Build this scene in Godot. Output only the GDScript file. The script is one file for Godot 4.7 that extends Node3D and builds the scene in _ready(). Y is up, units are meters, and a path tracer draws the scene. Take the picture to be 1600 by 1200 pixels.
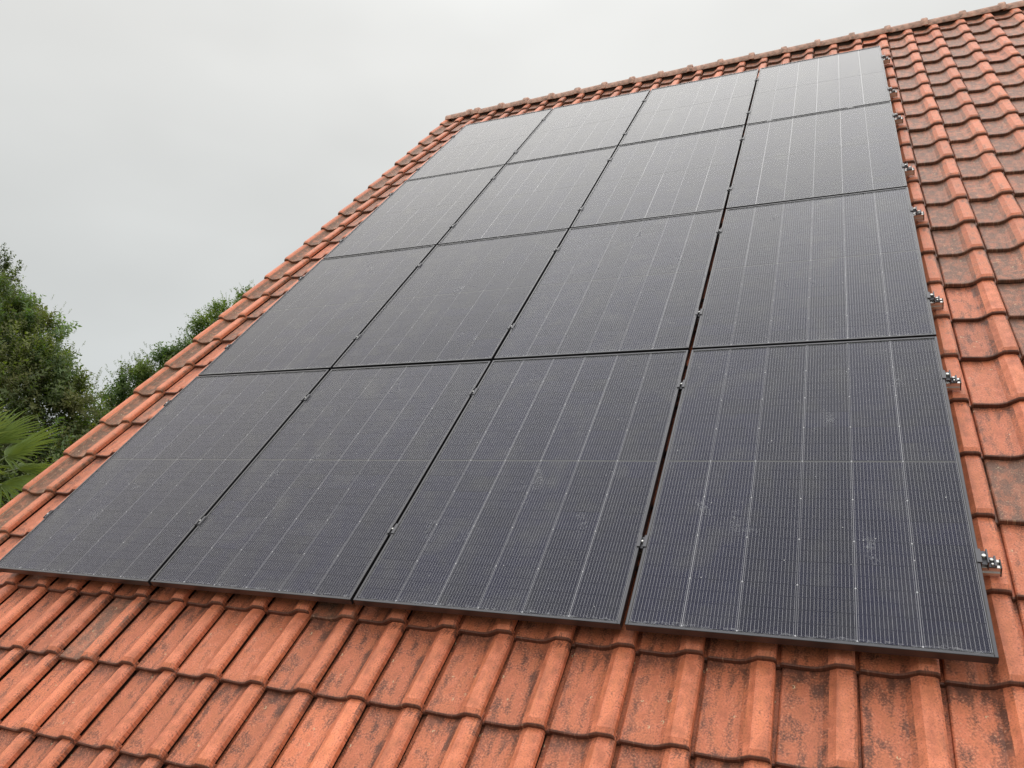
extends Node3D

# ---------------------------------------------------------------- the place
const PITCH := 0.70337            # 40.3 degrees
const BASE := 4.2                 # height of the panels' lower edge
const TILE_W := 0.2415
const TILE_L := 0.3545
const ROLL0 := 4.666              # a roll's centre, beside the panels
const COURSE0 := -0.007
const PAN := -0.119               # the tiles' pans below the glass
const APEX := 8.05
const COL := 1.154
const ROW := 1.7957
const PW := 1.136
const PL := 1.777
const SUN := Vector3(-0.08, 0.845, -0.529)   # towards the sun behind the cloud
const RAILS := [0.41, 1.47, 2.17, 3.23, 3.95, 5.02, 5.715, 6.76]

var rng := RandomNumberGenerator.new()
var names := {}
var roof_at: Transform3D          # x along the eaves, y out of the roof, z down the slope
var cam: Camera3D

# ---------------------------------------------------------------- helpers
func numbered(called: String) -> String:
	var n: int = names.get(called, 0)
	names[called] = n + 1
	return called if n == 0 else "%s_%03d" % [called, n]

func tag(o: Node, label: String, category: String, group := "") -> void:
	o.set_meta("label", label)
	o.set_meta("category", category)
	if group:
		o.set_meta("group", group)

func thing(called: String, label: String, category: String, at: Transform3D, group := "") -> Node3D:
	var o := Node3D.new()
	o.name = numbered(called)
	add_child(o)
	o.transform = at
	tag(o, label, category, group)
	return o

func part(called: String, mesh: Mesh, m: Material, parent: Node, at := Transform3D.IDENTITY) -> MeshInstance3D:
	var o := MeshInstance3D.new()
	o.name = called
	o.mesh = mesh
	if m:
		o.material_override = m
	o.transform = at
	parent.add_child(o, true)
	return o

func begin() -> SurfaceTool:
	var st := SurfaceTool.new()
	st.begin(Mesh.PRIMITIVE_TRIANGLES)
	st.set_smooth_group(-1)
	return st

func done(st: SurfaceTool) -> ArrayMesh:
	st.generate_normals()
	return st.commit()

# corners anticlockwise as seen from outside
func quad(st: SurfaceTool, a: Vector3, b: Vector3, c: Vector3, d: Vector3) -> void:
	for p in [a, c, b, a, d, c]:
		st.add_vertex(p)

func tri(st: SurfaceTool, a: Vector3, b: Vector3, c: Vector3) -> void:
	for p in [a, c, b]:
		st.add_vertex(p)

# a box from lo to hi whose upper edges are chamfered
func tray(st: SurfaceTool, lo: Vector3, hi: Vector3, ch := 0.0) -> void:
	var y := hi.y - ch
	var a := [Vector3(lo.x, lo.y, hi.z), Vector3(hi.x, lo.y, hi.z), Vector3(hi.x, lo.y, lo.z), Vector3(lo.x, lo.y, lo.z)]
	var b := [Vector3(lo.x, y, hi.z), Vector3(hi.x, y, hi.z), Vector3(hi.x, y, lo.z), Vector3(lo.x, y, lo.z)]
	var c := [Vector3(lo.x + ch, hi.y, hi.z - ch), Vector3(hi.x - ch, hi.y, hi.z - ch), Vector3(hi.x - ch, hi.y, lo.z + ch), Vector3(lo.x + ch, hi.y, lo.z + ch)]
	for k in 4:
		var n := (k + 1) % 4
		quad(st, a[k], a[n], b[n], b[k])
		if ch > 0.0:
			quad(st, b[k], b[n], c[n], c[k])
	quad(st, c[0], c[1], c[2], c[3])
	quad(st, a[3], a[2], a[1], a[0])

# a prism standing on y0: sides, top
func drum(st: SurfaceTool, at: Vector3, r: float, h: float, n: int, taper := 0.8) -> void:
	for k in n:
		var p := TAU * k / n
		var q := TAU * (k + 1) / n
		var a := at + Vector3(cos(p), 0, -sin(p)) * r
		var b := at + Vector3(cos(q), 0, -sin(q)) * r
		var up := Vector3(0, h * 0.8, 0)
		var a2 := at + Vector3(cos(p), 0, -sin(p)) * r * taper + Vector3(0, h, 0)
		var b2 := at + Vector3(cos(q), 0, -sin(q)) * r * taper + Vector3(0, h, 0)
		quad(st, a, b, b + up, a + up)
		quad(st, a + up, b + up, b2, a2)
		tri(st, a2, b2, at + Vector3(0, h, 0))

func tube(st: SurfaceTool, points: Array, radii: Array, n := 7) -> void:
	var rings := []
	for i in points.size():
		var dir: Vector3 = (points[min(i + 1, points.size() - 1)] - points[max(i - 1, 0)]).normalized()
		var side := dir.cross(Vector3(0.31, 0.2, 0.93)).normalized()
		var other := dir.cross(side)
		var ring := []
		for k in n:
			var p := TAU * k / n
			ring.append(points[i] + (side * cos(p) + other * sin(p)) * radii[i])
		rings.append(ring)
	for i in rings.size() - 1:
		for k in n:
			var m := (k + 1) % n
			quad(st, rings[i][k], rings[i][m], rings[i + 1][m], rings[i + 1][k])

func mat(c: Color, rough := 0.7, metal := 0.0, spec := 0.5) -> StandardMaterial3D:
	var m := StandardMaterial3D.new()
	m.albedo_color = c.linear_to_srgb()
	m.roughness = rough
	m.metallic = metal
	m.metallic_specular = spec
	return m

func noise(freq: float, octaves: int, s: int, kind := FastNoiseLite.TYPE_SIMPLEX_SMOOTH) -> FastNoiseLite:
	var n := FastNoiseLite.new()
	n.noise_type = kind
	n.frequency = freq
	n.seed = s
	n.fractal_type = FastNoiseLite.FRACTAL_FBM if octaves > 1 else FastNoiseLite.FRACTAL_NONE
	n.fractal_octaves = octaves
	return n

func noise_texture(freq: float, octaves: int, s: int, stops: Array, size := 512) -> NoiseTexture2D:
	var t := NoiseTexture2D.new()
	t.width = size
	t.height = size
	t.seamless = true
	t.noise = noise(freq, octaves, s)
	var g := Gradient.new()
	g.offsets = PackedFloat32Array(stops.map(func(x): return x[0]))
	g.colors = PackedColorArray(stops.map(func(x): return x[1].linear_to_srgb()))
	t.color_ramp = g
	return t

func bump_texture(freq: float, octaves: int, s: int, strength := 4.0, size := 512) -> NoiseTexture2D:
	var t := NoiseTexture2D.new()
	t.width = size
	t.height = size
	t.seamless = true
	t.noise = noise(freq, octaves, s)
	t.as_normal_map = true
	t.bump_strength = strength
	return t

func triplanar(m: StandardMaterial3D, scale: float) -> StandardMaterial3D:
	m.uv1_triplanar = true
	m.uv1_world_triplanar = true
	m.uv1_scale = Vector3.ONE * scale
	return m

# ---------------------------------------------------------------- sky
func sky_picture() -> ImageTexture:
	var w := 1024
	var h := 512
	var big := noise(1.1, 4, 7)
	var fine := noise(3.2, 4, 19)
	var px := PackedFloat32Array()
	px.resize(w * h * 3)
	var bright := Vector3(0.55, 0.35, -0.75).normalized()
	for y in h:
		var el := PI * (0.5 - (y + 0.5) / h)
		var up := maxf(sin(el), 0.0)
		for x in w:
			var az := TAU * (x + 0.5) / w
			var d := Vector3(sin(az) * cos(el), sin(el), -cos(az) * cos(el))
			var flat := Vector3(d.x, d.y * 2.4, d.z)
			var c := big.get_noise_3dv(flat) * 0.6 + fine.get_noise_3dv(flat) * 0.25
			var lum := 0.652 + 0.04 * up + 0.16 * d.dot(bright)
			# the sun stands behind the cloud, high over the ridge: a veil of light round it, stretched wide to brighten the panel reflections
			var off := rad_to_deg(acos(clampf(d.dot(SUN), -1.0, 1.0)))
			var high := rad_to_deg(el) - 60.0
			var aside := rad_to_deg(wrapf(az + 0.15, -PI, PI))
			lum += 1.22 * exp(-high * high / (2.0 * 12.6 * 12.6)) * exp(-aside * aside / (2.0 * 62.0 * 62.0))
			lum += 0.06 * smoothstep(0.5, 1.0, up)
			lum *= 1.0 + 0.20 * c
			var warm := clampf(up * 2.2, 0.0, 1.0)
			var at := (y * w + x) * 3
			var cool := smoothstep(0.75, 1.0, up) * clampf(off / 35.0, 0.0, 1.0)
			px[at] = lum * lerpf(0.945, 1.0, warm) * (1.0 - 0.06 * cool)
			px[at + 1] = lum * lerpf(0.995, 1.005, warm)
			px[at + 2] = lum * lerpf(1.0, 0.985, warm) * (1.0 + 0.10 * cool)
	return ImageTexture.create_from_image(Image.create_from_data(w, h, false, Image.FORMAT_RGBF, px.to_byte_array()))

# ---------------------------------------------------------------- tiles
const AT_X := 6
const AT_Y := 4
const AW := 256
const AH := 320

# one sheet with the colour of 24 fired clay tiles: clay tone, soot, speckles, lichen
func tile_sheet() -> Image:
	var w := AT_X * AW
	var h := AT_Y * AH
	var streak := noise(0.030, 5, 3).get_image(w, h / 5, false, false, true)
	streak.resize(w, h, Image.INTERPOLATE_CUBIC)
	var cloud := noise(0.018, 5, 11).get_image(w, h, false, false, true)
	var speck := noise(0.13, 3, 23).get_image(w, h, false, false, true)
	var grain := noise(0.42, 2, 31).get_image(w, h, false, false, true)
	var A := streak.get_data()
	var B := cloud.get_data()
	var C := speck.get_data()
	var D := grain.get_data()
	var px := PackedByteArray()
	px.resize(w * h * 3)
	for ty in AT_Y:
		for tx in AT_X:
			# the first two rows of the sheet are cleaner, the others sooty
			var old := 0.0 if ty < 2 else 1.0
			var soot := lerpf(rng.randf_range(0.25, 0.75), rng.randf_range(0.82, 1.05), old)
			var tone := rng.randf_range(-0.09, 0.09)
			var pale := rng.randf_range(0.0, 0.8)
			var top := rng.randf_range(0.3, 1.0)
			var side := rng.randf_range(0.2, 1.0)
			for y in AH:
				var v := 0.40 * (1.0 - float(y) / AH)        # metres above the lower edge
				var row := (ty * AH + y) * w + tx * AW
				var head := clampf((v - 0.25) / 0.09, 0.0, 1.0) * top * 0.20
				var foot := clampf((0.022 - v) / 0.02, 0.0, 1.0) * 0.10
				for x in AW:
					var u := -0.27 + 0.32 * x / AW            # metres from the roll's centre
					var i := row + x
					var a := A[i] / 255.0
					var b := B[i] / 255.0
					var c := C[i] / 255.0
					var g := D[i] / 255.0
					var bias := 0.03 + 0.08 * old
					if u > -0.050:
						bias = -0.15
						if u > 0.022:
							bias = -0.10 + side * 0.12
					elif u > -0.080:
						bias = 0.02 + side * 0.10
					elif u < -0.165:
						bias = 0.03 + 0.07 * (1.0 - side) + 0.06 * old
					if ty == 3 and u < -0.055 and u > -0.2:
						bias += 0.13
					var s := a * 0.34 + b * 0.28 + c * 0.22 + g * 0.16 + bias + head + foot
					s += (g - 0.5) * 0.22 + (c - 0.5) * 0.10
					s = smoothstep(lerpf(0.53, 0.40, old) - 0.13 * soot, lerpf(0.86, 0.84, old) - 0.11 * soot, s)
					s *= 0.62 + 0.38 * soot
					var worn := smoothstep(0.46, 0.74, B[row + AW - 1 - x] / 255.0 + (g - 0.5) * 0.35)
					s *= 1.0 - (0.40 * worn if old > 0.5 else 0.3 * worn)
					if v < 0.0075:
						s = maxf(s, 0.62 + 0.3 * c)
					var dots := smoothstep(0.59, 0.70, c * 0.6 + g * 0.4) * (0.8 if u > 0.012 or (u < -0.050 and u > -0.09) else 0.42)
					s = maxf(s, dots * (0.45 + 0.55 * b))
					var l := 1.0 + tone + (b - 0.5) * 0.26 + (g - 0.5) * 0.30 + (a - 0.5) * 0.20
					var r := 0.795 * l
					var gr := (0.462 + 0.02 * (a - b)) * l
					var bl := 0.330 * l
					# worn, chalky skin
					var k := clampf((b - 0.42) * 1.8 + (g - 0.5) * 0.9, 0.0, 1.0) * pale * 0.6
					r = lerpf(r, 0.80, k)
					gr = lerpf(gr, 0.545, k)
					bl = lerpf(bl, 0.43, k)
					if g > 0.60 and old > 0.5 and u < -0.05:
						var f := smoothstep(0.60, 0.75, g) * 0.65
						s *= 1.0 - f
						r = lerpf(r, 0.80, f)
						gr = lerpf(gr, 0.60, f)
						bl = lerpf(bl, 0.50, f)
					var sr := lerpf(0.26, 0.355, old) * (0.70 + 0.34 * g + 0.26 * b)
					r = lerpf(r, sr, s)
					gr = lerpf(gr, sr * lerpf(0.64, 0.75, old), s)
					bl = lerpf(bl, sr * lerpf(0.53, 0.64 if ty < 3 else 0.58, old), s)
					# pale lichen crumbs in the pan
					var li := lerpf(0.25, 0.31, old)
					if ty == 3 and u > -0.10 and u < -0.06:
						li += 0.15
					if u < -0.045 and c < li and b > 0.45:
						var q := smoothstep(li, li - 0.1, c) * 0.7
						r = lerpf(r, 0.70, q)
						gr = lerpf(gr, 0.64, q)
						bl = lerpf(bl, 0.52, q)
					px[i * 3] = int(clampf(r, 0.0, 1.0) * 255.0)
					px[i * 3 + 1] = int(clampf(gr, 0.0, 1.0) * 255.0)
					px[i * 3 + 2] = int(clampf(bl, 0.0, 1.0) * 255.0)
			# small curls of lichen
			for n in rng.randi_range(2, 6):
				var cx := rng.randi_range(20, 170)
				var cy := rng.randi_range(40, 290)
				var rad := rng.randf_range(2.5, 5.5)
				var from := rng.randf() * TAU
				for k in 26:
					var p := from + k * 0.15
					var X := int(cx + cos(p) * rad)
					var Y := int(cy + sin(p) * rad)
					for dx in 2:
						var i := ((ty * AH + Y) * w + tx * AW + X + dx) * 3
						px[i] = 196
						px[i + 1] = 184
						px[i + 2] = 150
	return Image.create_from_data(w, h, false, Image.FORMAT_RGB8, px)

const PLAIN := [[-0.216, -0.008], [-0.199, -0.008], [-0.196, 0.003], [-0.191, 0.006], [-0.150, 0.003], [-0.104, 0.0], [-0.084, 0.002], [-0.066, 0.008], [-0.033, 0.033], [-0.026, 0.0385], [0.013, 0.0385], [0.025, 0.036], [0.032, 0.029], [0.0335, 0.010], [0.030, 0.006]]
const VERGE := [[-0.262, -0.055], [-0.262, 0.020], [-0.255, 0.034], [-0.246, 0.038], [-0.224, 0.037], [-0.214, 0.032], [-0.190, 0.006], [-0.172, -0.002], [-0.13, -0.003], [-0.104, -0.001], [-0.082, 0.0005], [-0.066, 0.005], [-0.033, 0.033], [-0.026, 0.0385], [0.013, 0.0385], [0.025, 0.036], [0.032, 0.029], [0.0335, 0.010], [0.030, 0.006]]

func tile_mesh(variant: int, profile: Array, length := 0.385) -> ArrayMesh:
	var st := begin()
	var rows := [[0.0, 0.66, -0.003], [0.004, 0.73, 0.0], [0.024, 1.0, 0.0], [length - 0.060, 1.0, 0.0], [length - 0.036, 0.88, 0.0], [length, 0.88, 0.0]]
	var grid := []
	var ox := float(variant % AT_X) / AT_X
	var oy := float(variant / AT_X) / AT_Y
	var uvs := []
	for r in rows:
		var line := []
		var uv := []
		for p in profile:
			var z: float = p[1]
			if z > 0.006:
				z = 0.006 + (z - 0.006) * r[1]
			var spread: float = 1.0
			var x: float = p[0]
			if x > -0.06 and r[1] < 0.95 and r[0] > 0.1:
				x = x * 0.95
			line.append(Vector3(x * spread, z + r[2] - 0.0235 * r[0] / TILE_L, -r[0]))
			var along: float = p[0] + 0.235 if profile == VERGE and p[0] < -0.205 else p[0]
			uv.append(Vector2(ox + (clampf((along + 0.27) / 0.32, 0.01, 0.99)) / AT_X, oy + (1.0 - clampf(r[0] / 0.40, 0.01, 0.99)) / AT_Y))
		grid.append(line)
		uvs.append(uv)
	var put := func(r: int, k: int):
		st.set_uv(uvs[r][k])
		st.add_vertex(grid[r][k])
	st.set_smooth_group(-1)
	for r in rows.size() - 1:
		for k in profile.size() - 1:
			for c in [[0, 0], [1, 1], [0, 1], [0, 0], [1, 0], [1, 1]]:
				put.call(r + c[0], k + c[1])
	# the front edge
	st.set_smooth_group(1)
	for k in profile.size() - 1:
		var a: Vector3 = grid[0][k]
		var b: Vector3 = grid[0][k + 1]
		var drop := Vector3(0, -0.0185, -0.0015)
		var at := [a + drop, b + drop, b, a]
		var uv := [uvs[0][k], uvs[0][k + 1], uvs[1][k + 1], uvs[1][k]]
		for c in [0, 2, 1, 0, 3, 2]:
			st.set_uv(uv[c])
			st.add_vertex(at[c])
	return done(st)

func ridge_mesh() -> ArrayMesh:
	# half-round cap along x, 0.35 cover, collar at its right end
	var st := begin()
	st.set_smooth_group(0)
	var n := 10
	var stations := [[-0.015, 0.080], [0.30, 0.088], [0.302, 0.100], [0.312, 0.105], [0.352, 0.106], [0.362, 0.100]]
	var ring := func(s) -> Array:
		var line := []
		for k in n + 1:
			var p := -0.12 + (PI + 0.24) * k / n
			line.append(Vector3(s[0], sin(p) * s[1], cos(p) * s[1] * 1.08))
		return line
	for i in stations.size() - 1:
		var a: Array = ring.call(stations[i])
		var b: Array = ring.call(stations[i + 1])
		for k in n:
			quad(st, a[k], b[k], b[k + 1], a[k + 1])
	# wall thickness at both ends and along both lower edges
	st.set_smooth_group(-1)
	for s in [0, stations.size() - 1]:
		var a: Array = ring.call(stations[s])
		var b: Array = ring.call([stations[s][0], stations[s][1] - 0.016])
		for k in n:
			if s == 0:
				quad(st, a[k + 1], b[k + 1], b[k], a[k])
			else:
				quad(st, a[k], b[k], b[k + 1], a[k + 1])
	for i in stations.size() - 1:
		var a: Array = ring.call(stations[i])
		var b: Array = ring.call(stations[i + 1])
		var a2: Array = ring.call([stations[i][0], stations[i][1] - 0.016])
		var b2: Array = ring.call([stations[i + 1][0], stations[i + 1][1] - 0.016])
		quad(st, a[0], a2[0], b2[0], b[0])
		quad(st, a[n], b[n], b2[n], a2[n])
	return done(st)

# ---------------------------------------------------------------- house
func build_house() -> void:
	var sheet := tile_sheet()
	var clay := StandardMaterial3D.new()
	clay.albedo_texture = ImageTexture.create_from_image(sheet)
	clay.roughness = 0.55
	clay.metallic_specular = 0.45
	var relief := Image.create_from_data(sheet.get_width(), sheet.get_height(), false, Image.FORMAT_RGB8, sheet.get_data())
	relief.convert(Image.FORMAT_L8)
	relief.convert(Image.FORMAT_RGB8)
	relief.bump_map_to_normal_map(1.2)
	clay.normal_enabled = true
	clay.normal_texture = ImageTexture.create_from_image(relief)
	clay.normal_scale = 1.0

	var ridge_clay := triplanar(StandardMaterial3D.new(), 2.3)
	ridge_clay.albedo_texture = noise_texture(0.012, 5, 5, [[0.0, Color(0.15, 0.11, 0.09)], [0.40, Color(0.38, 0.25, 0.20)], [0.55, Color(0.56, 0.32, 0.24)], [0.75, Color(0.60, 0.37, 0.29)], [1.0, Color(0.55, 0.47, 0.38)]])
	ridge_clay.roughness = 0.8
	ridge_clay.normal_enabled = true
	ridge_clay.normal_texture = bump_texture(0.06, 4, 8, 3.0)

	var wood := mat(Color(0.06, 0.045, 0.035), 0.8)
	var dark := mat(Color(0.07, 0.045, 0.035), 0.9)
	var brick := triplanar(StandardMaterial3D.new(), 1.0)
	brick.albedo_texture = noise_texture(0.05, 4, 15, [[0.0, Color(0.22, 0.09, 0.06)], [1.0, Color(0.36, 0.17, 0.11)]], 256)
	brick.roughness = 0.9

	var ridge := roof_at * Vector3(0, PAN, -APEX)
	var eave := roof_at * Vector3(0, PAN, 1.45)
	var span := ridge.z * 2.0 - eave.z
	var house := thing("house", "house with a steep orange clay tile roof carrying the solar panels", "house", Transform3D(Basis(), Vector3(0, 0, ridge.z)))
	var from_house := house.transform.affine_inverse()

	# walls
	var x0 := -0.50
	var x1 := 6.95
	var st := begin()
	tray(st, Vector3(x0, 0, eave.z - 0.62 - ridge.z), Vector3(x1, eave.y - 0.05, eave.z - 0.32 - ridge.z))
	part("front_wall", done(st), brick, house)
	st = begin()
	tray(st, Vector3(x0, 0, span + 0.32 - ridge.z), Vector3(x1, eave.y - 0.05, span + 0.62 - ridge.z))
	part("back_wall", done(st), brick, house)
	for x in [x0, x1 - 0.3]:
		st = begin()
		var w := eave.z - ridge.z - 0.63
		var e := eave.y - 0.05
		var top := ridge.y - 0.55
		var near := [Vector3(x, 0, w), Vector3(x, 0, -w), Vector3(x, e, -w), Vector3(x, top, 0), Vector3(x, e, w)]
		var far := near.map(func(p): return p + Vector3(0.3, 0, 0))
		for k in 5:
			var m := (k + 1) % 5
			quad(st, near[k], near[m], far[m], far[k])
		for k in [1, 2, 3]:
			tri(st, near[0], near[k + 1], near[k])
			tri(st, far[0], far[k], far[k + 1])
		part("gable_wall", done(st), brick, house)

	# the slope that the photograph shows
	st = begin()
	tray(st, Vector3(-0.62, PAN - 0.20, -APEX + 0.02), Vector3(7.08, PAN - 0.055, 1.40))
	var roof := part("roof", done(st), dark, house, from_house * roof_at)
	st = begin()
	var back := Transform3D(Basis(Vector3.UP, PI), Vector3(0, 0, ridge.z * 2.0)) * roof_at
	tray(st, Vector3(-7.08, PAN - 0.20, -APEX + 0.02), Vector3(0.62, PAN - 0.03, 1.40))
	part("back_roof", done(st), ridge_clay, house, from_house * back)
	st = begin()
	tray(st, Vector3(-0.645, PAN - 0.24, -APEX + 0.05), Vector3(-0.622, PAN - 0.03, 1.42))
	part("verge_board", done(st), wood, roof)
	st = begin()
	for k in 7:
		var p := PI + PI * k / 7.0
		var q := PI + PI * (k + 1) / 7.0
		for s in [[0.055, 0.060], [0.060, 0.055]]:
			var a := Vector3(-0.66, sin(p) * s[0], cos(p) * s[0])
			var b := Vector3(-0.66, sin(q) * s[0], cos(q) * s[0])
			quad(st, a, b, b + Vector3(7.76, 0, 0), a + Vector3(7.76, 0, 0))
	part("gutter", done(st), mat(Color(0.2, 0.2, 0.21), 0.4, 0.7), house, Transform3D(Basis(), Vector3(0, eave.y - 0.09, eave.z - ridge.z + 0.06)))

	# tiles: which ones the photograph shows, and how near they are
	var plain := []
	var verge := []
	var short := []
	var short_verge := []
	for v in AT_X * AT_Y:
		plain.append(tile_mesh(v, PLAIN))
		verge.append(tile_mesh(v, VERGE))
		short.append(tile_mesh(v, PLAIN, 0.262))
		short_verge.append(tile_mesh(v, VERGE, 0.262))
	var eye := roof_at.affine_inverse() * cam.position
	var shown := []
	var rest := []
	for i in range(-10, 22):
		for k in range(-4, 23):
			var at := Vector3(ROLL0 - TILE_W * i, PAN + rng.randf_range(-0.002, 0.002), -(COURSE0 + TILE_L * k) + rng.randf_range(-0.005, 0.005))
			var turn := Basis(Vector3.UP, rng.randf_range(-0.011, 0.011)) * Basis(Vector3.BACK, rng.randf_range(-0.008, 0.008))
			var sooty := clampf(0.10 + 0.11 * k, 0.08, 0.92)
			if i == 21:
				sooty = 0.9
			var v := rng.randi_range(0, 11)
			if rng.randf() < sooty:
				v = rng.randi_range(18, 23) if i == 21 else rng.randi_range(12, 17)
			var mesh: Mesh
			if k == 22:
				mesh = short_verge[v] if i == 21 else short[v]
			else:
				mesh = verge[v] if i == 21 else plain[v]
			var seen := 0
			for du in [-0.2, -0.1, 0.0, 0.04]:
				for dv in [0.0, 0.17, 0.34]:
					var p := at + Vector3(du, 0.012, -dv)
					var f := (eye.y - 0.0) / (eye.y - p.y)
					var g := eye + (p - eye) * f
					if g.x > 0.005 and g.x < 4.61 and g.z < 0.0 and g.z > -7.18:
						continue
					var c := cam.transform.affine_inverse() * (roof_at * p)
					if c.z < -0.1 and absf(c.x / c.z) < 0.6577 and absf(c.y / c.z) < 0.4933:
						seen += 1
			var row := [seen / (at - eye).length_squared() if seen else 0.0, Transform3D(turn, at), mesh]
			if seen:
				shown.append(row)
			else:
				rest.append(row)
	shown.sort_custom(func(a, b): return a[0] > b[0])
	for row in shown.slice(0, 300):
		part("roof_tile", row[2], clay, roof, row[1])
	var all := SurfaceTool.new()
	all.begin(Mesh.PRIMITIVE_TRIANGLES)
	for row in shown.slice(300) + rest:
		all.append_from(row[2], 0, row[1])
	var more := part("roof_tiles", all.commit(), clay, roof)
	more.set_meta("kind", "stuff")
	print("tiles shown ", shown.size(), " others ", rest.size())

	# ridge: a batten coloured dark for the shadow gap under a row of half-round caps
	var cap := ridge_mesh()
	var level := roof_at.affine_inverse().basis
	var top := roof_at.affine_inverse() * (ridge + Vector3(0, -0.022, 0))
	for k in range(-1, 21):
		var at := Vector3(-0.166 + 0.35 * k - 0.352, 0, 0)
		var wob := Basis(Vector3.RIGHT, rng.randf_range(-0.03, 0.03)) * Basis(Vector3.BACK, rng.randf_range(-0.008, 0.008))
		if k == -1:
			at.x = -0.635
			wob = wob.scaled(Vector3(1, 0.96, 0.96))
		part("ridge_tile", cap, ridge_clay, roof, Transform3D(level, top) * Transform3D(wob, at + Vector3(0, rng.randf_range(-0.004, 0.004), 0)))
	st = begin()
	tray(st, Vector3(-0.55, -0.09, -0.06), Vector3(7.0, 0.015, 0.06))
	part("ridge_shade_batten", done(st), dark, roof, Transform3D(level, top))

# ---------------------------------------------------------------- panels
func strip(st: SurfaceTool, x0: float, x1: float, z0: float, z1: float, y: float) -> void:
	quad(st, Vector3(x0, y, z0), Vector3(x1, y, z0), Vector3(x1, y, z1), Vector3(x0, y, z1))

const CX := 0.1853
const CY := 0.1085

func cell_mesh(chamfer_up: bool) -> ArrayMesh:
	# a half-cut cell with two clipped corners, lower edge at z = 0
	var st := begin()
	var hw := CX / 2.0 - 0.0011
	var h := CY - 0.0008
	var ch := 0.0048
	var out: Array
	if chamfer_up:
		out = [Vector2(-hw, 0), Vector2(hw, 0), Vector2(hw, h - ch), Vector2(hw - ch, h), Vector2(-hw + ch, h), Vector2(-hw, h - ch)]
	else:
		out = [Vector2(-hw, ch), Vector2(-hw + ch, 0), Vector2(hw - ch, 0), Vector2(hw, ch), Vector2(hw, h), Vector2(-hw, h)]
	for k in 6:
		var a: Vector2 = out[k]
		var b: Vector2 = out[(k + 1) % 6]
		quad(st, Vector3(a.x, -0.0004, -a.y), Vector3(b.x, -0.0004, -b.y), Vector3(b.x, 0, -b.y), Vector3(a.x, 0, -a.y))
		if k > 0 and k < 5:
			var o: Vector2 = out[0]
			tri(st, Vector3(o.x, 0, -o.y), Vector3(a.x, 0, -a.y), Vector3(b.x, 0, -b.y))
	return done(st)

func cell_row_start(r: int) -> float:
	return 0.0165 + CY * r + (0.010 if r >= 8 else 0.0)

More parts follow.
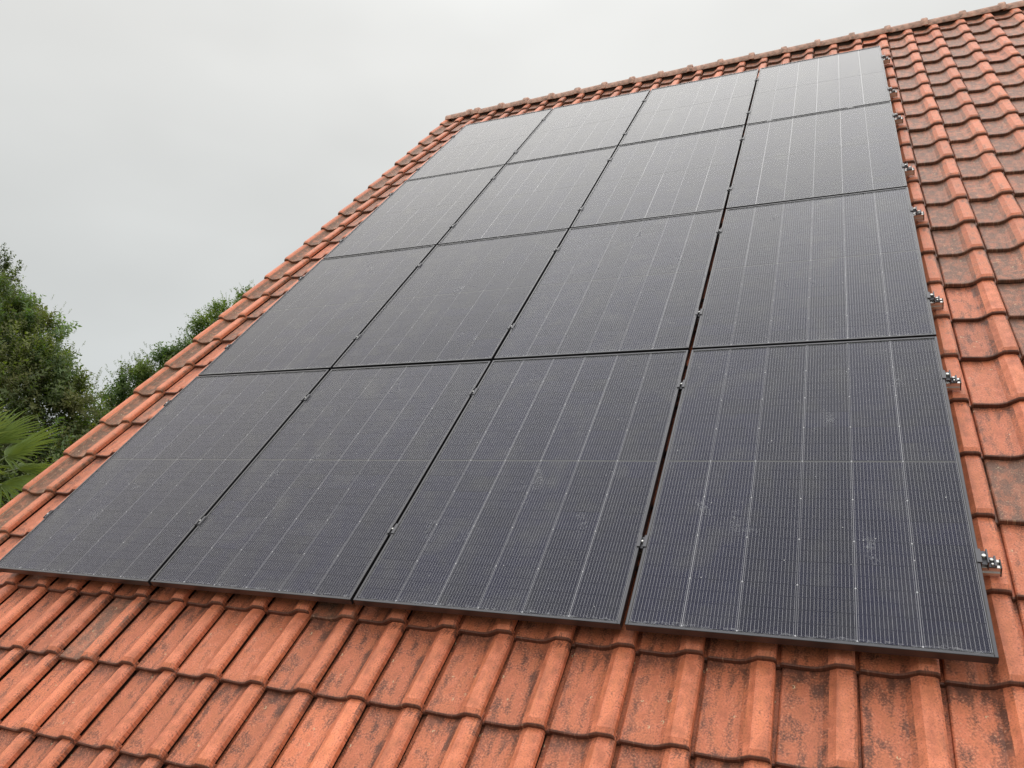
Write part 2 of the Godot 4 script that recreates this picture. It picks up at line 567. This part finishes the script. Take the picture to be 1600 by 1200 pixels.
func build_panels() -> void:
	var cell_mats := []
	for k in 3:
		var m := triplanar(StandardMaterial3D.new(), 0.9)
		var b: float = [0.85, 1.0, 1.15][k]
		m.albedo_texture = noise_texture(0.009, 5, 40 + k, [[0.0, Color(0.004, 0.004, 0.016) * b], [0.5, Color(0.005, 0.005, 0.024) * b], [0.68, Color(0.012, 0.012, 0.024) * b], [1.0, Color(0.040, 0.040, 0.046) * b]])
		m.roughness = 0.22
		m.metallic_specular = 0.245
		m.rim_enabled = true
		m.rim = 0.05
		cell_mats.append(m)
	var sheet_m := mat(Color(0.02, 0.02, 0.024), 0.4)
	var wire_m := mat(Color(0.38, 0.38, 0.42), 0.45, 0.0)
	var gap_mats := [mat(Color(0.10, 0.10, 0.12), 0.4), mat(Color(0.19, 0.19, 0.215), 0.4), mat(Color(0.29, 0.29, 0.32), 0.4), mat(Color(0.55, 0.55, 0.58), 0.4)]
	var dot_m := mat(Color(0.45, 0.45, 0.49), 0.4)
	var frame_m := mat(Color(0.085, 0.085, 0.092), 0.34, 0.85)
	var dust_m := mat(Color(0.42, 0.43, 0.46), 0.9)
	dust_m.transparency = BaseMaterial3D.TRANSPARENCY_ALPHA
	dust_m.albedo_color.a = 0.10
	var speck_m := mat(Color(0.55, 0.55, 0.56), 0.9)
	var glass_m := mat(Color(0.9, 0.95, 1.0), 0.04, 0.0, 0.25)
	glass_m.transparency = BaseMaterial3D.TRANSPARENCY_ALPHA
	glass_m.albedo_color.a = 0.01

	var lip := 0.0105
	var deep := 0.032
	# frame bars
	var st := begin()
	tray(st, Vector3(0, -deep, -PL), Vector3(lip, 0, 0), 0.0012)
	var bar_side := done(st)
	st = begin()
	tray(st, Vector3(lip, -deep, -lip), Vector3(PW - lip, -0.0002, 0), 0.0012)
	var bar_end := done(st)
	# glass: a sheet bonded to what lies under it, so it has a top and edges only
	st = begin()
	var g0 := Vector3(lip, -0.0045, -lip)
	var g1 := Vector3(PW - lip, -0.0018, -PL + lip)
	quad(st, Vector3(g0.x, g1.y, g0.z), Vector3(g1.x, g1.y, g0.z), Vector3(g1.x, g1.y, g1.z), Vector3(g0.x, g1.y, g1.z))
	quad(st, Vector3(g0.x, g0.y, g0.z), Vector3(g1.x, g0.y, g0.z), Vector3(g1.x, g1.y, g0.z), Vector3(g0.x, g1.y, g0.z))
	quad(st, Vector3(g1.x, g0.y, g1.z), Vector3(g0.x, g0.y, g1.z), Vector3(g0.x, g1.y, g1.z), Vector3(g1.x, g1.y, g1.z))
	var glass := done(st)
	st = begin()
	tray(st, Vector3(lip, -0.0085, -PL + lip), Vector3(PW - lip, -0.0062, -lip))
	var sheet := done(st)
	var up := cell_mesh(true)
	var down := cell_mesh(false)
	# busbar wires, broken at every pad row
	st = begin()
	for c in 6:
		for b in 15:
			var x := 0.0121 + CX * (c + (b + 0.5) / 15.0)
			for r in 16:
				for half in 2:
					var v := cell_row_start(r) + CY * 0.5 * half
					strip(st, x - 0.00036, x + 0.00036, -v - 0.0018, -v - CY * 0.5 + 0.0012, -0.0048)
	var wires := done(st)
	# pads at the clipped corners
	st = begin()
	for c in range(1, 6):
		for r in 9:
			var x := 0.0121 + CX * c
			var v := cell_row_start(r * 2) if r < 8 else cell_row_start(15) + CY
			if r == 4:
				v -= 0.005
			if r == 0:
				v += 0.002
			var q := 0.0036
			quad(st, Vector3(x - q, -0.0049, -v), Vector3(x, -0.0049, -v + q), Vector3(x + q, -0.0049, -v), Vector3(x, -0.0049, -v - q))
	var dots := done(st)
	var gap_meshes := []
	for half in 2:
		st = begin()
		var v0 := cell_row_start(half * 8)
		strip(st, -0.0011, 0.0011, -v0, -v0 - CY * 8, -0.0051)
		gap_meshes.append(done(st))
	st = begin()
	strip(st, 0.0125, 0.0139, -0.02, -PL + 0.02, -0.0047)
	strip(st, PW - 0.0139, PW - 0.0125, -0.02, -PL + 0.02, -0.0047)
	var border := done(st)
	st = begin()
	tray(st, Vector3(-0.02, -0.012, -0.014), Vector3(0.02, -0.0005, 0.0))
	var clip := done(st)

	var rows := ["bottom row", "second row from bottom", "third row from bottom", "top row under the ridge"]
	var columns := ["in the leftmost column", "second column from left", "third column from left", "in the rightmost column"]
	for r in 4:
		for c in 4:
			var label: String = "black solar panel, %s, %s" % [rows[r], columns[c]]
			if r == 0 and c == 3:
				label = "black solar panel at the lower right corner, nearest, with faint smears on its glass"
			var p := thing("solar_panel", label, "solar panel", roof_at * Transform3D(Basis(Vector3.RIGHT, rng.randf_range(-0.0012, 0.0012)) * Basis(Vector3.BACK, rng.randf_range(-0.0016, 0.0016)), Vector3(COL * c + 0.009 + rng.randf_range(-0.001, 0.001), rng.randf_range(-0.001, 0.001), -ROW * r - 0.009 + rng.randf_range(-0.0015, 0.0015))), "black solar panels laid in four rows on the roof")
			part("backsheet", sheet, sheet_m, p)
			for x in [0.0, PW - lip]:
				part("frame_bar", bar_side, frame_m, p, Transform3D(Basis(), Vector3(x, 0, 0)))
			for v in [0.0, PL - lip]:
				part("frame_bar", bar_end, frame_m, p, Transform3D(Basis(), Vector3(0, 0, -v)))
			for cx in 6:
				var m = cell_mats[rng.randi_range(0, 2)]
				for cy in 16:
					part("cell", down if cy % 2 == 0 else up, m if rng.randf() < 0.8 else cell_mats[rng.randi_range(0, 2)], p, Transform3D(Basis(), Vector3(0.0121 + CX * (cx + 0.5), -0.0056, -cell_row_start(cy))))
			for k in range(1, 6):
				for half in 2:
					var m = gap_mats[rng.randi_range(0, 2 if c > 1 else 1) if r < 2 else rng.randi_range(2, 3)]  # reflected brightness of the gaps put into their grey, paler in upper rows
					part("cell_gap", gap_meshes[half], m, p, Transform3D(Basis(), Vector3(0.0121 + CX * k, 0, 0)))
			var w: MeshInstance3D = null
			if r == 0 or (r == 1 and c > 1):
				w = part("busbar_wires", wires, wire_m, p)
				w.set_meta("kind", "stuff")
			var d := part("corner_pads", dots, dot_m, p)
			d.set_meta("kind", "stuff")
			part("border_ribbon", border, gap_mats[2], p)
			part("glass", glass, glass_m, p)
			if r == 2 and c == 3:
				for x in [0.19, 0.83]:
					part("frame_clip", clip, frame_m, p, Transform3D(Basis(), Vector3(x, 0.0, -PL - 0.002)))
			# dried marks on the glass
			st = begin()
			for n in rng.randi_range(24, 44):
				var x := rng.randf_range(0.04, PW - 0.04)
				var v := rng.randf_range(0.04, PL - 0.04)
				var q := rng.randf_range(0.0007, 0.0022)
				drum(st, Vector3(x, -0.0016, -v), q, 0.0006, 6)
			part("dust_specks", done(st), speck_m, p).set_meta("kind", "stuff")
			if r < 2:
				st = begin()
				for n in (rng.randi_range(4, 8) if r == 0 else 3):
					var at := Vector3(rng.randf_range(0.15, PW - 0.15), -0.0015, -rng.randf_range(0.2, PL - 0.2))
					var turn := rng.randf_range(-0.9, 0.9)
					var long := rng.randf_range(0.02, 0.07)
					var curl := rng.randf_range(-14.0, 14.0)
					for s in rng.randi_range(40, 110):
						var t := rng.randfn(0, long)
						var o := Vector3(rng.randfn(0, 0.012) + curl * t * t, 0.00004 * (s % 16), t).rotated(Vector3.UP, turn)
						var q := rng.randf_range(0.0012, 0.0045)
						var sk := rng.randf_range(0.6, 2.2)
						var ring := []
						for k in 7:
							ring.append(at + o + (Vector3(cos(TAU * k / 7.0), 0, -sin(TAU * k / 7.0) * sk) * q * rng.randf_range(0.7, 1.2)).rotated(Vector3.UP, turn))
						for k in 7:
							tri(st, at + o, ring[k], ring[(k + 1) % 7])
				# dust that rain has washed down against the lower frame
				for k in 150:
					var at := Vector3(rng.randf_range(0.014, PW - 0.014), -0.0015 + 0.00004 * (k % 12), -lip - 0.002 - absf(rng.randfn(0, 0.006)))
					var q := rng.randf_range(0.002, 0.006)
					var ring := []
					for n in 7:
						ring.append(at + Vector3(cos(TAU * n / 7.0) * 2.0 * q, 0, minf(-sin(TAU * n / 7.0) * q, 0.002)) * rng.randf_range(0.7, 1.2))
					for n in 7:
						tri(st, at, ring[n], ring[(n + 1) % 7])
				part("smear", done(st), dust_m, p).set_meta("kind", "stuff")

# ---------------------------------------------------------------- rails and clamps
func build_rails() -> void:
	var alu := mat(Color(0.62, 0.61, 0.60), 0.35, 0.85)
	var grey := mat(Color(0.10, 0.10, 0.11), 0.45, 0.6)
	var black := mat(Color(0.02, 0.02, 0.02), 0.5)
	var steel := mat(Color(0.60, 0.60, 0.59), 0.5, 0.85)
	# rail: a channel with a slot along its top
	var left := -0.012
	var right := 4.668
	var st := begin()
	tray(st, Vector3(left, -0.072, -0.019), Vector3(right, -0.050, 0.019))
	tray(st, Vector3(left, -0.0498, 0.007), Vector3(right, -0.0335, 0.019), 0.001)
	tray(st, Vector3(left, -0.0498, -0.019), Vector3(right, -0.0335, -0.007), 0.001)
	tray(st, Vector3(left, -0.062, 0.0192), Vector3(right, -0.055, 0.023))
	var rail := done(st)
	st = begin()
	tray(st, Vector3(0, -0.0735, -0.0205), Vector3(0.004, -0.032, 0.0205))
	var end_cap := done(st)
	# mid clamp
	st = begin()
	tray(st, Vector3(-0.019, 0.0004, -0.03), Vector3(-0.0075, 0.003, 0.03), 0.0006)
	tray(st, Vector3(0.0075, 0.0004, -0.03), Vector3(0.019, 0.003, 0.03), 0.0006)
	tray(st, Vector3(-0.0075, -0.03, -0.03), Vector3(-0.0055, 0.003, 0.03))
	tray(st, Vector3(0.0055, -0.03, -0.03), Vector3(0.0075, 0.003, 0.03))
	tray(st, Vector3(-0.0054, -0.012, -0.0295), Vector3(0.0054, -0.009, 0.0295))
	var mid := done(st)
	st = begin()
	drum(st, Vector3(0, -0.009, 0), 0.0052, 0.0115, 8)
	var mid_bolt := done(st)
	# end clamp, to the right of its origin at the frame's edge
	st = begin()
	tray(st, Vector3(-0.010, 0.0006, -0.03), Vector3(0.006, 0.0035, 0.03), 0.0006)
	tray(st, Vector3(0.0012, -0.0333, -0.03), Vector3(0.005, 0.0005, 0.03))
	tray(st, Vector3(0.0052, -0.012, -0.03), Vector3(0.026, -0.008, 0.03))
	tray(st, Vector3(0.021, -0.0079, -0.03), Vector3(0.0258, 0.0035, 0.03), 0.0006)
	tray(st, Vector3(0.0222, -0.0333, -0.0298), Vector3(0.0258, -0.0122, 0.0298))
	var end := done(st)
	st = begin()
	drum(st, Vector3(0.013, -0.008, 0), 0.0075, 0.013, 8)
	var end_bolt := done(st)
	st = begin()
	tray(st, Vector3(0.0275, -0.0333, -0.022), Vector3(0.050, -0.0275, 0.022), 0.0008)
	tray(st, Vector3(0.0445, -0.0274, -0.022), Vector3(0.050, -0.019, 0.022))
	var lug := done(st)
	st = begin()
	drum(st, Vector3(0.037, -0.0274, -0.004), 0.0065, 0.010, 8)
	drum(st, Vector3(0.038, -0.0274, 0.014), 0.0045, 0.008, 8)
	var lug_bolt := done(st)
	# a hook plate from the rail down to the tile
	st = begin()
	tray(st, Vector3(-0.016, -0.108, -0.10), Vector3(0.016, -0.103, 0.016))
	tray(st, Vector3(-0.016, -0.103, 0.0235), Vector3(0.016, -0.055, 0.0285))
	var hook := done(st)

	var rows := ["bottom row", "second row from bottom", "third row from bottom", "top row"]
	for k in 8:
		var label := "aluminium mounting rail under the %s half of the %s of panels" % ["lower" if k % 2 == 0 else "upper", rows[k / 2]]
		var r := thing("mounting_rail", label, "rail", roof_at * Transform3D(Basis(), Vector3(0, 0, -RAILS[k])), "aluminium rails that carry the solar panels")
		part("rail", rail, alu, r)
		part("end_cap", end_cap, black, r, Transform3D(Basis(), Vector3(right + 0.0005, 0, 0)))
		part("end_cap", end_cap, black, r, Transform3D(Basis(), Vector3(left - 0.0045, 0, 0)))
		for c in [1, 2, 3]:
			var m := part("mid_clamp", mid, grey, r, Transform3D(Basis(), Vector3(COL * c, 0.001, rng.randf_range(-0.006, 0.006))))
			part("bolt", mid_bolt, steel, m)
		for s in [0, 1]:
			var at := Transform3D(Basis(), Vector3(COL * 3 + 0.009 + PW, 0.001, 0)) if s else Transform3D(Basis(Vector3.UP, PI) * Basis.from_scale(Vector3(0.55, 1, 1)), Vector3(0.009, 0.001, 0))
			var e := part("end_clamp", end, grey, r, at)
			part("bolt", end_bolt, steel, e)
			if s:
				var l := part("earth_lug", lug, grey, r, at)
				part("bolt", lug_bolt, steel, l)
		for n in 5:
			part("roof_hook", hook, alu, r, Transform3D(Basis(), Vector3(0.34 + 0.966 * n - 0.12, 0, 0)))

# ---------------------------------------------------------------- trees
func sprig(seed_: int, leaves: int, long: float, leaf: float, wide: float) -> ArrayMesh:
	var r := RandomNumberGenerator.new()
	r.seed = seed_
	var st := begin()
	var tip := Vector3(0, long, 0)
	quad(st, Vector3(-0.003, 0, 0), Vector3(0.003, 0, 0), tip + Vector3(0.001, 0, 0), tip - Vector3(0.001, 0, 0))
	quad(st, Vector3(0, 0, -0.003), Vector3(0, 0, 0.003), tip + Vector3(0, 0, 0.001), tip - Vector3(0, 0, 0.001))
	for k in leaves:
		var at := tip * (0.12 + 0.88 * (k + r.randf()) / leaves)
		var az := k * 2.4 + r.randf_range(-0.5, 0.5)
		var dir := Vector3(cos(az), r.randf_range(0.0, 0.9), sin(az)).normalized()
		var side := dir.cross(Vector3(r.randf_range(-0.5, 0.5), 1, r.randf_range(-0.5, 0.5))).normalized()
		var up := side.cross(dir)
		var l := leaf * r.randf_range(0.7, 1.25)
		var mid := at + dir * l * 0.45 - up * l * 0.05
		var end := at + dir * l
		tri(st, at, mid + side * l * wide + up * 0.1 * l, end)
		tri(st, at, end, mid - side * l * wide + up * 0.1 * l)
	return done(st)

func tree(called: String, label: String, at: Vector3, lobes: Array, tint: Color, seed_: int, density: float, leaf: float, wide := 0.28, wild := 0.5) -> void:
	var r := RandomNumberGenerator.new()
	r.seed = seed_
	var o := thing(called, label, "tree", Transform3D(Basis(), at), "trees beyond the left edge of the roof")
	var right := Vector3(0.915, 0, -0.403)
	var back := Vector3(-0.403, 0, -0.915)
	var bark := triplanar(StandardMaterial3D.new(), 1.5)
	bark.albedo_texture = noise_texture(0.04, 4, seed_, [[0.0, Color(0.04, 0.032, 0.025)], [1.0, Color(0.13, 0.105, 0.08)]], 256)
	bark.roughness = 0.95
	# lobes are [right, up, back, radius]
	var middle := Vector3.ZERO
	var low := 99.0
	for l in lobes:
		middle += (right * l[0] + back * l[2]) / lobes.size()
		low = minf(low, l[1] - l[3])
	var fork := Vector3(middle.x, low + 0.4, middle.z)
	var st := begin()
	st.set_smooth_group(0)
	tube(st, [Vector3(0, -0.1 - at.y, 0), Vector3(0.02, 0.4, 0.03), fork * 0.5, fork, fork + Vector3(0.1, 1.2, 0.05)], [0.34, 0.26, 0.21, 0.17, 0.09], 10)
	var trunk := part("trunk", done(st), bark, o)
	for l in lobes:
		var c: Vector3 = right * l[0] + back * l[2] + Vector3(0, l[1], 0)
		st = begin()
		st.set_smooth_group(0)
		var bend := fork.lerp(c, 0.5) + Vector3(r.randf_range(-0.2, 0.2), -0.25, r.randf_range(-0.2, 0.2))
		tube(st, [fork - Vector3(0, 0.2, 0), bend, c, c + Vector3(r.randf_range(-0.3, 0.3), l[3] * 0.6, r.randf_range(-0.3, 0.3))], [0.10, 0.06, 0.032, 0.008], 6)
		part("limb", done(st), bark, trunk)
	var where := []
	var colours := []
	for l in lobes:
		var c: Vector3 = right * l[0] + back * l[2] + Vector3(0, l[1], 0)
		var rad: float = l[3]
		var tufts := int(8 + rad * rad * 16)
		var lobe_tone := r.randf_range(0.72, 1.25)
		for t in tufts:
			var dir := Vector3(r.randfn(), r.randfn() + 0.15, r.randfn()).normalized()
			var tc := c + dir * rad * (0.45 + 0.55 * sqrt(r.randf())) * Vector3(1, 0.92, 1)
			var tone := lobe_tone * r.randf_range(0.72, 1.35)
			var hue := r.randf_range(-0.22, 0.12)
			var tr := rad * r.randf_range(0.16, 0.34) + 0.08
			for s in int(density * r.randf_range(0.6, 1.4)):
				var sp := tc + (Vector3(r.randfn(), r.randfn() * 0.8, r.randfn()) * tr * 0.55).limit_length(tr * 0.95)
				var grow := (dir * 0.7 + Vector3(0, 0.75, 0) + Vector3(r.randfn(), r.randfn(), r.randfn()) * wild).normalized()
				var x := grow.cross(Vector3(r.randfn(), r.randfn(), r.randfn())).normalized()
				var b := Basis(x, grow, x.cross(grow)) * Basis.from_scale(Vector3.ONE * r.randf_range(0.6, 1.3))
				where.append(Transform3D(b, sp))
				var k := tone * r.randf_range(0.8, 1.2)
				colours.append(Color(tint.r * k * (1.0 + hue), tint.g * k, tint.b * k * (1.0 - hue * 0.5)))
		# thin shoots that stand out of the outline
		for t in int(rad * 22):
			var dir := Vector3(r.randfn(), absf(r.randfn()) + 0.2, r.randfn()).normalized()
			var from := c + dir * rad * 0.62
			for s in 5:
				var grow := (dir * 0.5 + Vector3(0, 1.0, 0) + Vector3(r.randfn(), r.randfn(), r.randfn()) * 0.2).normalized()
				var x := grow.cross(Vector3(r.randfn(), r.randfn(), r.randfn())).normalized()
				where.append(Transform3D(Basis(x, grow, x.cross(grow)) * Basis.from_scale(Vector3.ONE * (1.1 - 0.17 * s)), from + grow * 0.17 * s))
				var k := r.randf_range(0.8, 1.3)
				colours.append(Color(tint.r * k, tint.g * k, tint.b * k))
	var leaf_m := mat(Color(1, 1, 1), 0.6, 0.0, 0.35)
	leaf_m.vertex_color_use_as_albedo = true
	leaf_m.cull_mode = BaseMaterial3D.CULL_DISABLED
	leaf_m.backlight_enabled = true
	leaf_m.backlight = Color(0.9, 1.0, 0.4)
	var mm := MultiMesh.new()
	mm.transform_format = MultiMesh.TRANSFORM_3D
	mm.use_colors = true
	mm.mesh = sprig(seed_ + 1, 11, 0.30, leaf, wide)
	mm.instance_count = where.size()
	for i in where.size():
		mm.set_instance_transform(i, where[i])
		mm.set_instance_color(i, colours[i])
	var crown := MultiMeshInstance3D.new()
	crown.name = "crown"
	crown.multimesh = mm
	crown.material_override = leaf_m
	o.add_child(crown)
	crown.set_meta("kind", "stuff")

# ---------------------------------------------------------------- palm
func fan(seed_: int, spread: float, rad: float, droop: float) -> ArrayMesh:
	# segments of a fan leaf, in the plane of x and y, hub at the origin, facing +z
	var r := RandomNumberGenerator.new()
	r.seed = seed_
	var st := begin()
	var n := 27
	for k in n:
		var p := lerpf(-spread, spread, (k + 0.5) / n) + r.randf_range(-0.02, 0.02)
		var dir := Vector3(sin(p), cos(p), 0)
		var side := Vector3(cos(p), -sin(p), 0)
		var l := rad * (0.78 + 0.22 * cos(p)) * r.randf_range(0.92, 1.06)
		var d := droop * r.randf_range(0.6, 1.5)
		var w := 0.012 * rad / 0.5
		var pts := []
		for s in [0.06, 0.35, 0.62, 0.84, 1.0]:
			var q: Vector3 = dir * l * s + Vector3(0, 0, -d * pow(s, 3.0) * l) + Vector3(0, -0.35 * d * pow(s, 4.0) * l, 0)
			pts.append([q, w * [0.35, 1.0, 0.85, 0.45, 0.04][pts.size()]])
		for s in 4:
			var a: Vector3 = pts[s][0]
			var b: Vector3 = pts[s + 1][0]
			var fold := Vector3(0, 0, 1.0)
			var wa: float = pts[s][1]
			var wb: float = pts[s + 1][1]
			quad(st, a, a + (side + fold) * wa, b + (side + fold) * wb, b)
			quad(st, a + (-side + fold) * wa, a, b, b + (-side + fold) * wb)
	return done(st)

func build_palm(at: Vector3, crown_y: float) -> void:
	var palm := thing("palm_tree", "fan palm with green fringed leaves at the far left, in front of the trees", "palm", Transform3D(Basis(), at))
	var fibre := triplanar(StandardMaterial3D.new(), 3.0)
	fibre.albedo_texture = noise_texture(0.06, 4, 77, [[0.0, Color(0.03, 0.022, 0.015)], [1.0, Color(0.14, 0.10, 0.065)]], 256)
	fibre.roughness = 0.95
	var st := begin()
	var pts := []
	var rad := []
	for k in 13:
		pts.append(Vector3(sin(k * 0.3) * 0.03, crown_y * k / 12.0, cos(k * 0.4) * 0.03))
		rad.append(0.10 + 0.025 * (k % 2) + 0.03 * k / 12.0)
	tube(st, pts, rad, 10)
	part("trunk", done(st), fibre, palm)
	var stalk := mat(Color(0.11, 0.15, 0.05), 0.5)
	var greens := []
	for k in 4:
		var m := mat([Color(0.082, 0.122, 0.030), Color(0.055, 0.092, 0.024), Color(0.11, 0.145, 0.038), Color(0.042, 0.068, 0.02)][k], 0.62, 0.0, 0.25)
		m.cull_mode = BaseMaterial3D.CULL_DISABLED
		m.backlight_enabled = true
		m.backlight = Color(0.45, 0.5, 0.15)
		greens.append(m)
	var fans := [fan(1, 1.5, 0.58, 0.10), fan(2, 1.7, 0.54, 0.22), fan(3, 1.35, 0.60, 0.35)]
	var toward := Vector3(0.915, 0, -0.403)
	var facing := Vector3(0.403, 0, 0.915)
	# [right, up, towards the camera, petiole, which fan, which green]
	var fronds := [[0.10, 1.0, 0.35, 0.40, 0, 2], [0.75, 0.75, -0.35, 0.42, 0, 0], [1.0, 0.10, 0.35, 0.46, 1, 0], [0.7, -0.35, 0.5, 0.45, 2, 1], [0.15, -0.3, 0.9, 0.5, 2, 1], [-0.6, 0.5, 0.5, 0.5, 1, 0], [-0.9, 0.1, 0.0, 0.55, 1, 1],
		[-0.4, 0.9, -0.3, 0.45, 0, 2], [0.4, 0.35, -0.9, 0.5, 1, 0], [-0.5, 0.0, -0.8, 0.5, 2, 1], [0.6, -0.7, -0.3, 0.45, 2, 3], [-0.6, -0.6, 0.3, 0.45, 2, 3], [0.0, 0.8, -0.6, 0.5, 0, 0], [0.35, 0.35, 0.85, 0.42, 1, 2]]
	var hub := Vector3(0, crown_y, 0)
	for f in fronds:
		var dir: Vector3 = (toward * f[0] + Vector3(0, f[1], 0) + facing * f[2]).normalized()
		var end: Vector3 = hub + dir * f[3]
		# the blade carries on along the stalk, its face turned upwards and out
		var y := (dir + Vector3(0, -0.15, 0)).normalized()
		var z := (Vector3.UP - y * y.y + facing * 0.35 - y * (facing * 0.35).dot(y)).normalized()
		var x := y.cross(z)
		st = begin()
		st.set_smooth_group(0)
		tube(st, [hub - dir * 0.05, hub + dir * f[3] * 0.5 + Vector3(0, 0.02, 0), end + y * 0.03], [0.016, 0.010, 0.007], 6)
		var fr := part("frond", fans[f[4]], greens[f[5]], palm, Transform3D(Basis(x, y, z), end))
		part("stalk", done(st), stalk, fr, fr.transform.affine_inverse())

# ---------------------------------------------------------------- all of it
func _ready() -> void:
	rng.seed = 20240
	cam = Camera3D.new()
	cam.name = "camera"
	cam.fov = 52.5
	cam.near = 0.05
	cam.far = 900.0
	add_child(cam)
	cam.transform = Transform3D(Basis(Vector3(0.915050, 0, -0.403340), Vector3(0.036749, 0.995841, 0.083366), Vector3(0.401662, -0.091106, 0.911245)).orthonormalized(), Vector3(4.24471, BASE + 0.60066, 2.73691))

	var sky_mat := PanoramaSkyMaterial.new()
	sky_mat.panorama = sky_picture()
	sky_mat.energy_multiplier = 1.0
	var sky := Sky.new()
	sky.sky_material = sky_mat
	var env := Environment.new()
	env.background_mode = Environment.BG_SKY
	env.sky = sky
	env.tonemap_mode = Environment.TONE_MAPPER_LINEAR
	env.tonemap_exposure = 1.0
	env.sdfgi_enabled = true
	env.ssao_enabled = true
	env.ssil_enabled = true
	var we := WorldEnvironment.new()
	we.name = "world_environment"
	we.environment = env
	add_child(we)

	var sun := DirectionalLight3D.new()
	sun.name = "sun"
	sun.light_energy = 0.85
	sun.light_color = Color(1.0, 0.97, 0.93)
	sun.light_angular_distance = 150.0
	sun.shadow_enabled = true
	add_child(sun)
	sun.look_at_from_position(Vector3(0.15, 1.0, -0.1), Vector3.ZERO)

	roof_at = Transform3D(Basis(Vector3.RIGHT, PITCH), Vector3(0, BASE, 0))

	# ground
	var grass := triplanar(StandardMaterial3D.new(), 0.35)
	grass.albedo_texture = noise_texture(0.03, 5, 60, [[0.0, Color(0.03, 0.045, 0.015)], [1.0, Color(0.075, 0.10, 0.035)]])
	grass.roughness = 0.95
	var st := begin()
	strip(st, -500, 500, 500, -500, 0.0)
	part("ground", done(st), grass, self).set_meta("kind", "structure")

	build_house()
	build_panels()
	build_rails()

	tree("tree", "tall dark tree at the far left edge, behind the broad olive green tree", Vector3(-15.7, 0.1, -10.2), [[-1.3, 9.3, 0.0, 1.1], [-1.4, 8.2, 0.3, 1.3], [-1.75, 10.1, 0.2, 0.8], [-1.8, 7.0, 0.0, 1.7], [-2.4, 8.6, -0.4, 1.4], [-1.6, 5.2, 0.1, 1.8]], Color(0.085, 0.105, 0.045), 101, 34.0, 0.075)
	tree("tree", "broad olive green tree behind the palm, feathery on its right side", Vector3(-11.70, -0.55, -6.70), [[0.65, 8.1, 0.1, 0.6], [-0.1, 7.7, 0.3, 1.3], [1.25, 7.45, 0.2, 0.6], [1.75, 6.85, -0.2, 0.55], [2.25, 6.15, 0.1, 0.55], [0.7, 6.4, -0.3, 1.5], [2.7, 5.35, 0.2, 0.55], [-1.2, 6.6, 0.2, 1.9], [0.7, 4.9, -0.7, 1.7], [2.3, 4.7, -0.2, 1.1], [3.0, 4.6, 0.0, 0.6], [1.5, 3.2, -0.3, 1.9], [-1.3, 4.4, 0.0, 2.0], [3.0, 3.2, 0.3, 1.3], [1.6, 4.2, -1.4, 1.7], [0.0, 3.6, -1.6, 2.0], [2.7, 2.8, -1.2, 1.5], [0.4, 5.6, -1.3, 1.6]], Color(0.160, 0.180, 0.082), 202, 44.0, 0.075, 0.24)
	tree("tree", "low dark round tree in the gap between the broad tree and the roof edge", Vector3(-13.60, -0.6, -13.25), [[-0.75, 7.1, 0.0, 0.65], [0.0, 7.45, 0.2, 0.75], [0.75, 7.7, 0.0, 0.7], [1.35, 7.6, 0.1, 0.7], [-1.2, 6.1, 0.2, 0.65], [0.0, 6.0, -0.1, 1.3], [1.1, 6.3, 0.0, 1.3], [-0.9, 5.0, 0.0, 1.3], [0.8, 4.6, 0.1, 1.6], [-1.9, 5.3, 0.3, 0.8], [-1.8, 4.0, 0.4, 1.2], [-2.6, 4.6, 0.6, 1.1]], Color(0.125, 0.165, 0.06), 303, 38.0, 0.072)
	tree("tree", "light green airy tree rising above the roof edge, left of the panels", Vector3(-13.60, -0.75, -15.95), [[0.0, 9.55, 0.0, 0.75], [-0.65, 9.25, 0.1, 0.6], [0.75, 9.9, 0.1, 0.7], [0.2, 8.5, -0.1, 1.1], [-0.55, 8.45, 0.1, 0.65], [1.3, 9.2, 0.0, 1.0], [0.4, 7.2, 0.0, 1.2], [1.4, 7.6, 0.2, 1.2]], Color(0.155, 0.21, 0.068), 404, 30.0, 0.075)
	build_palm(Vector3(-3.14, 0, -1.74), BASE + 0.30)
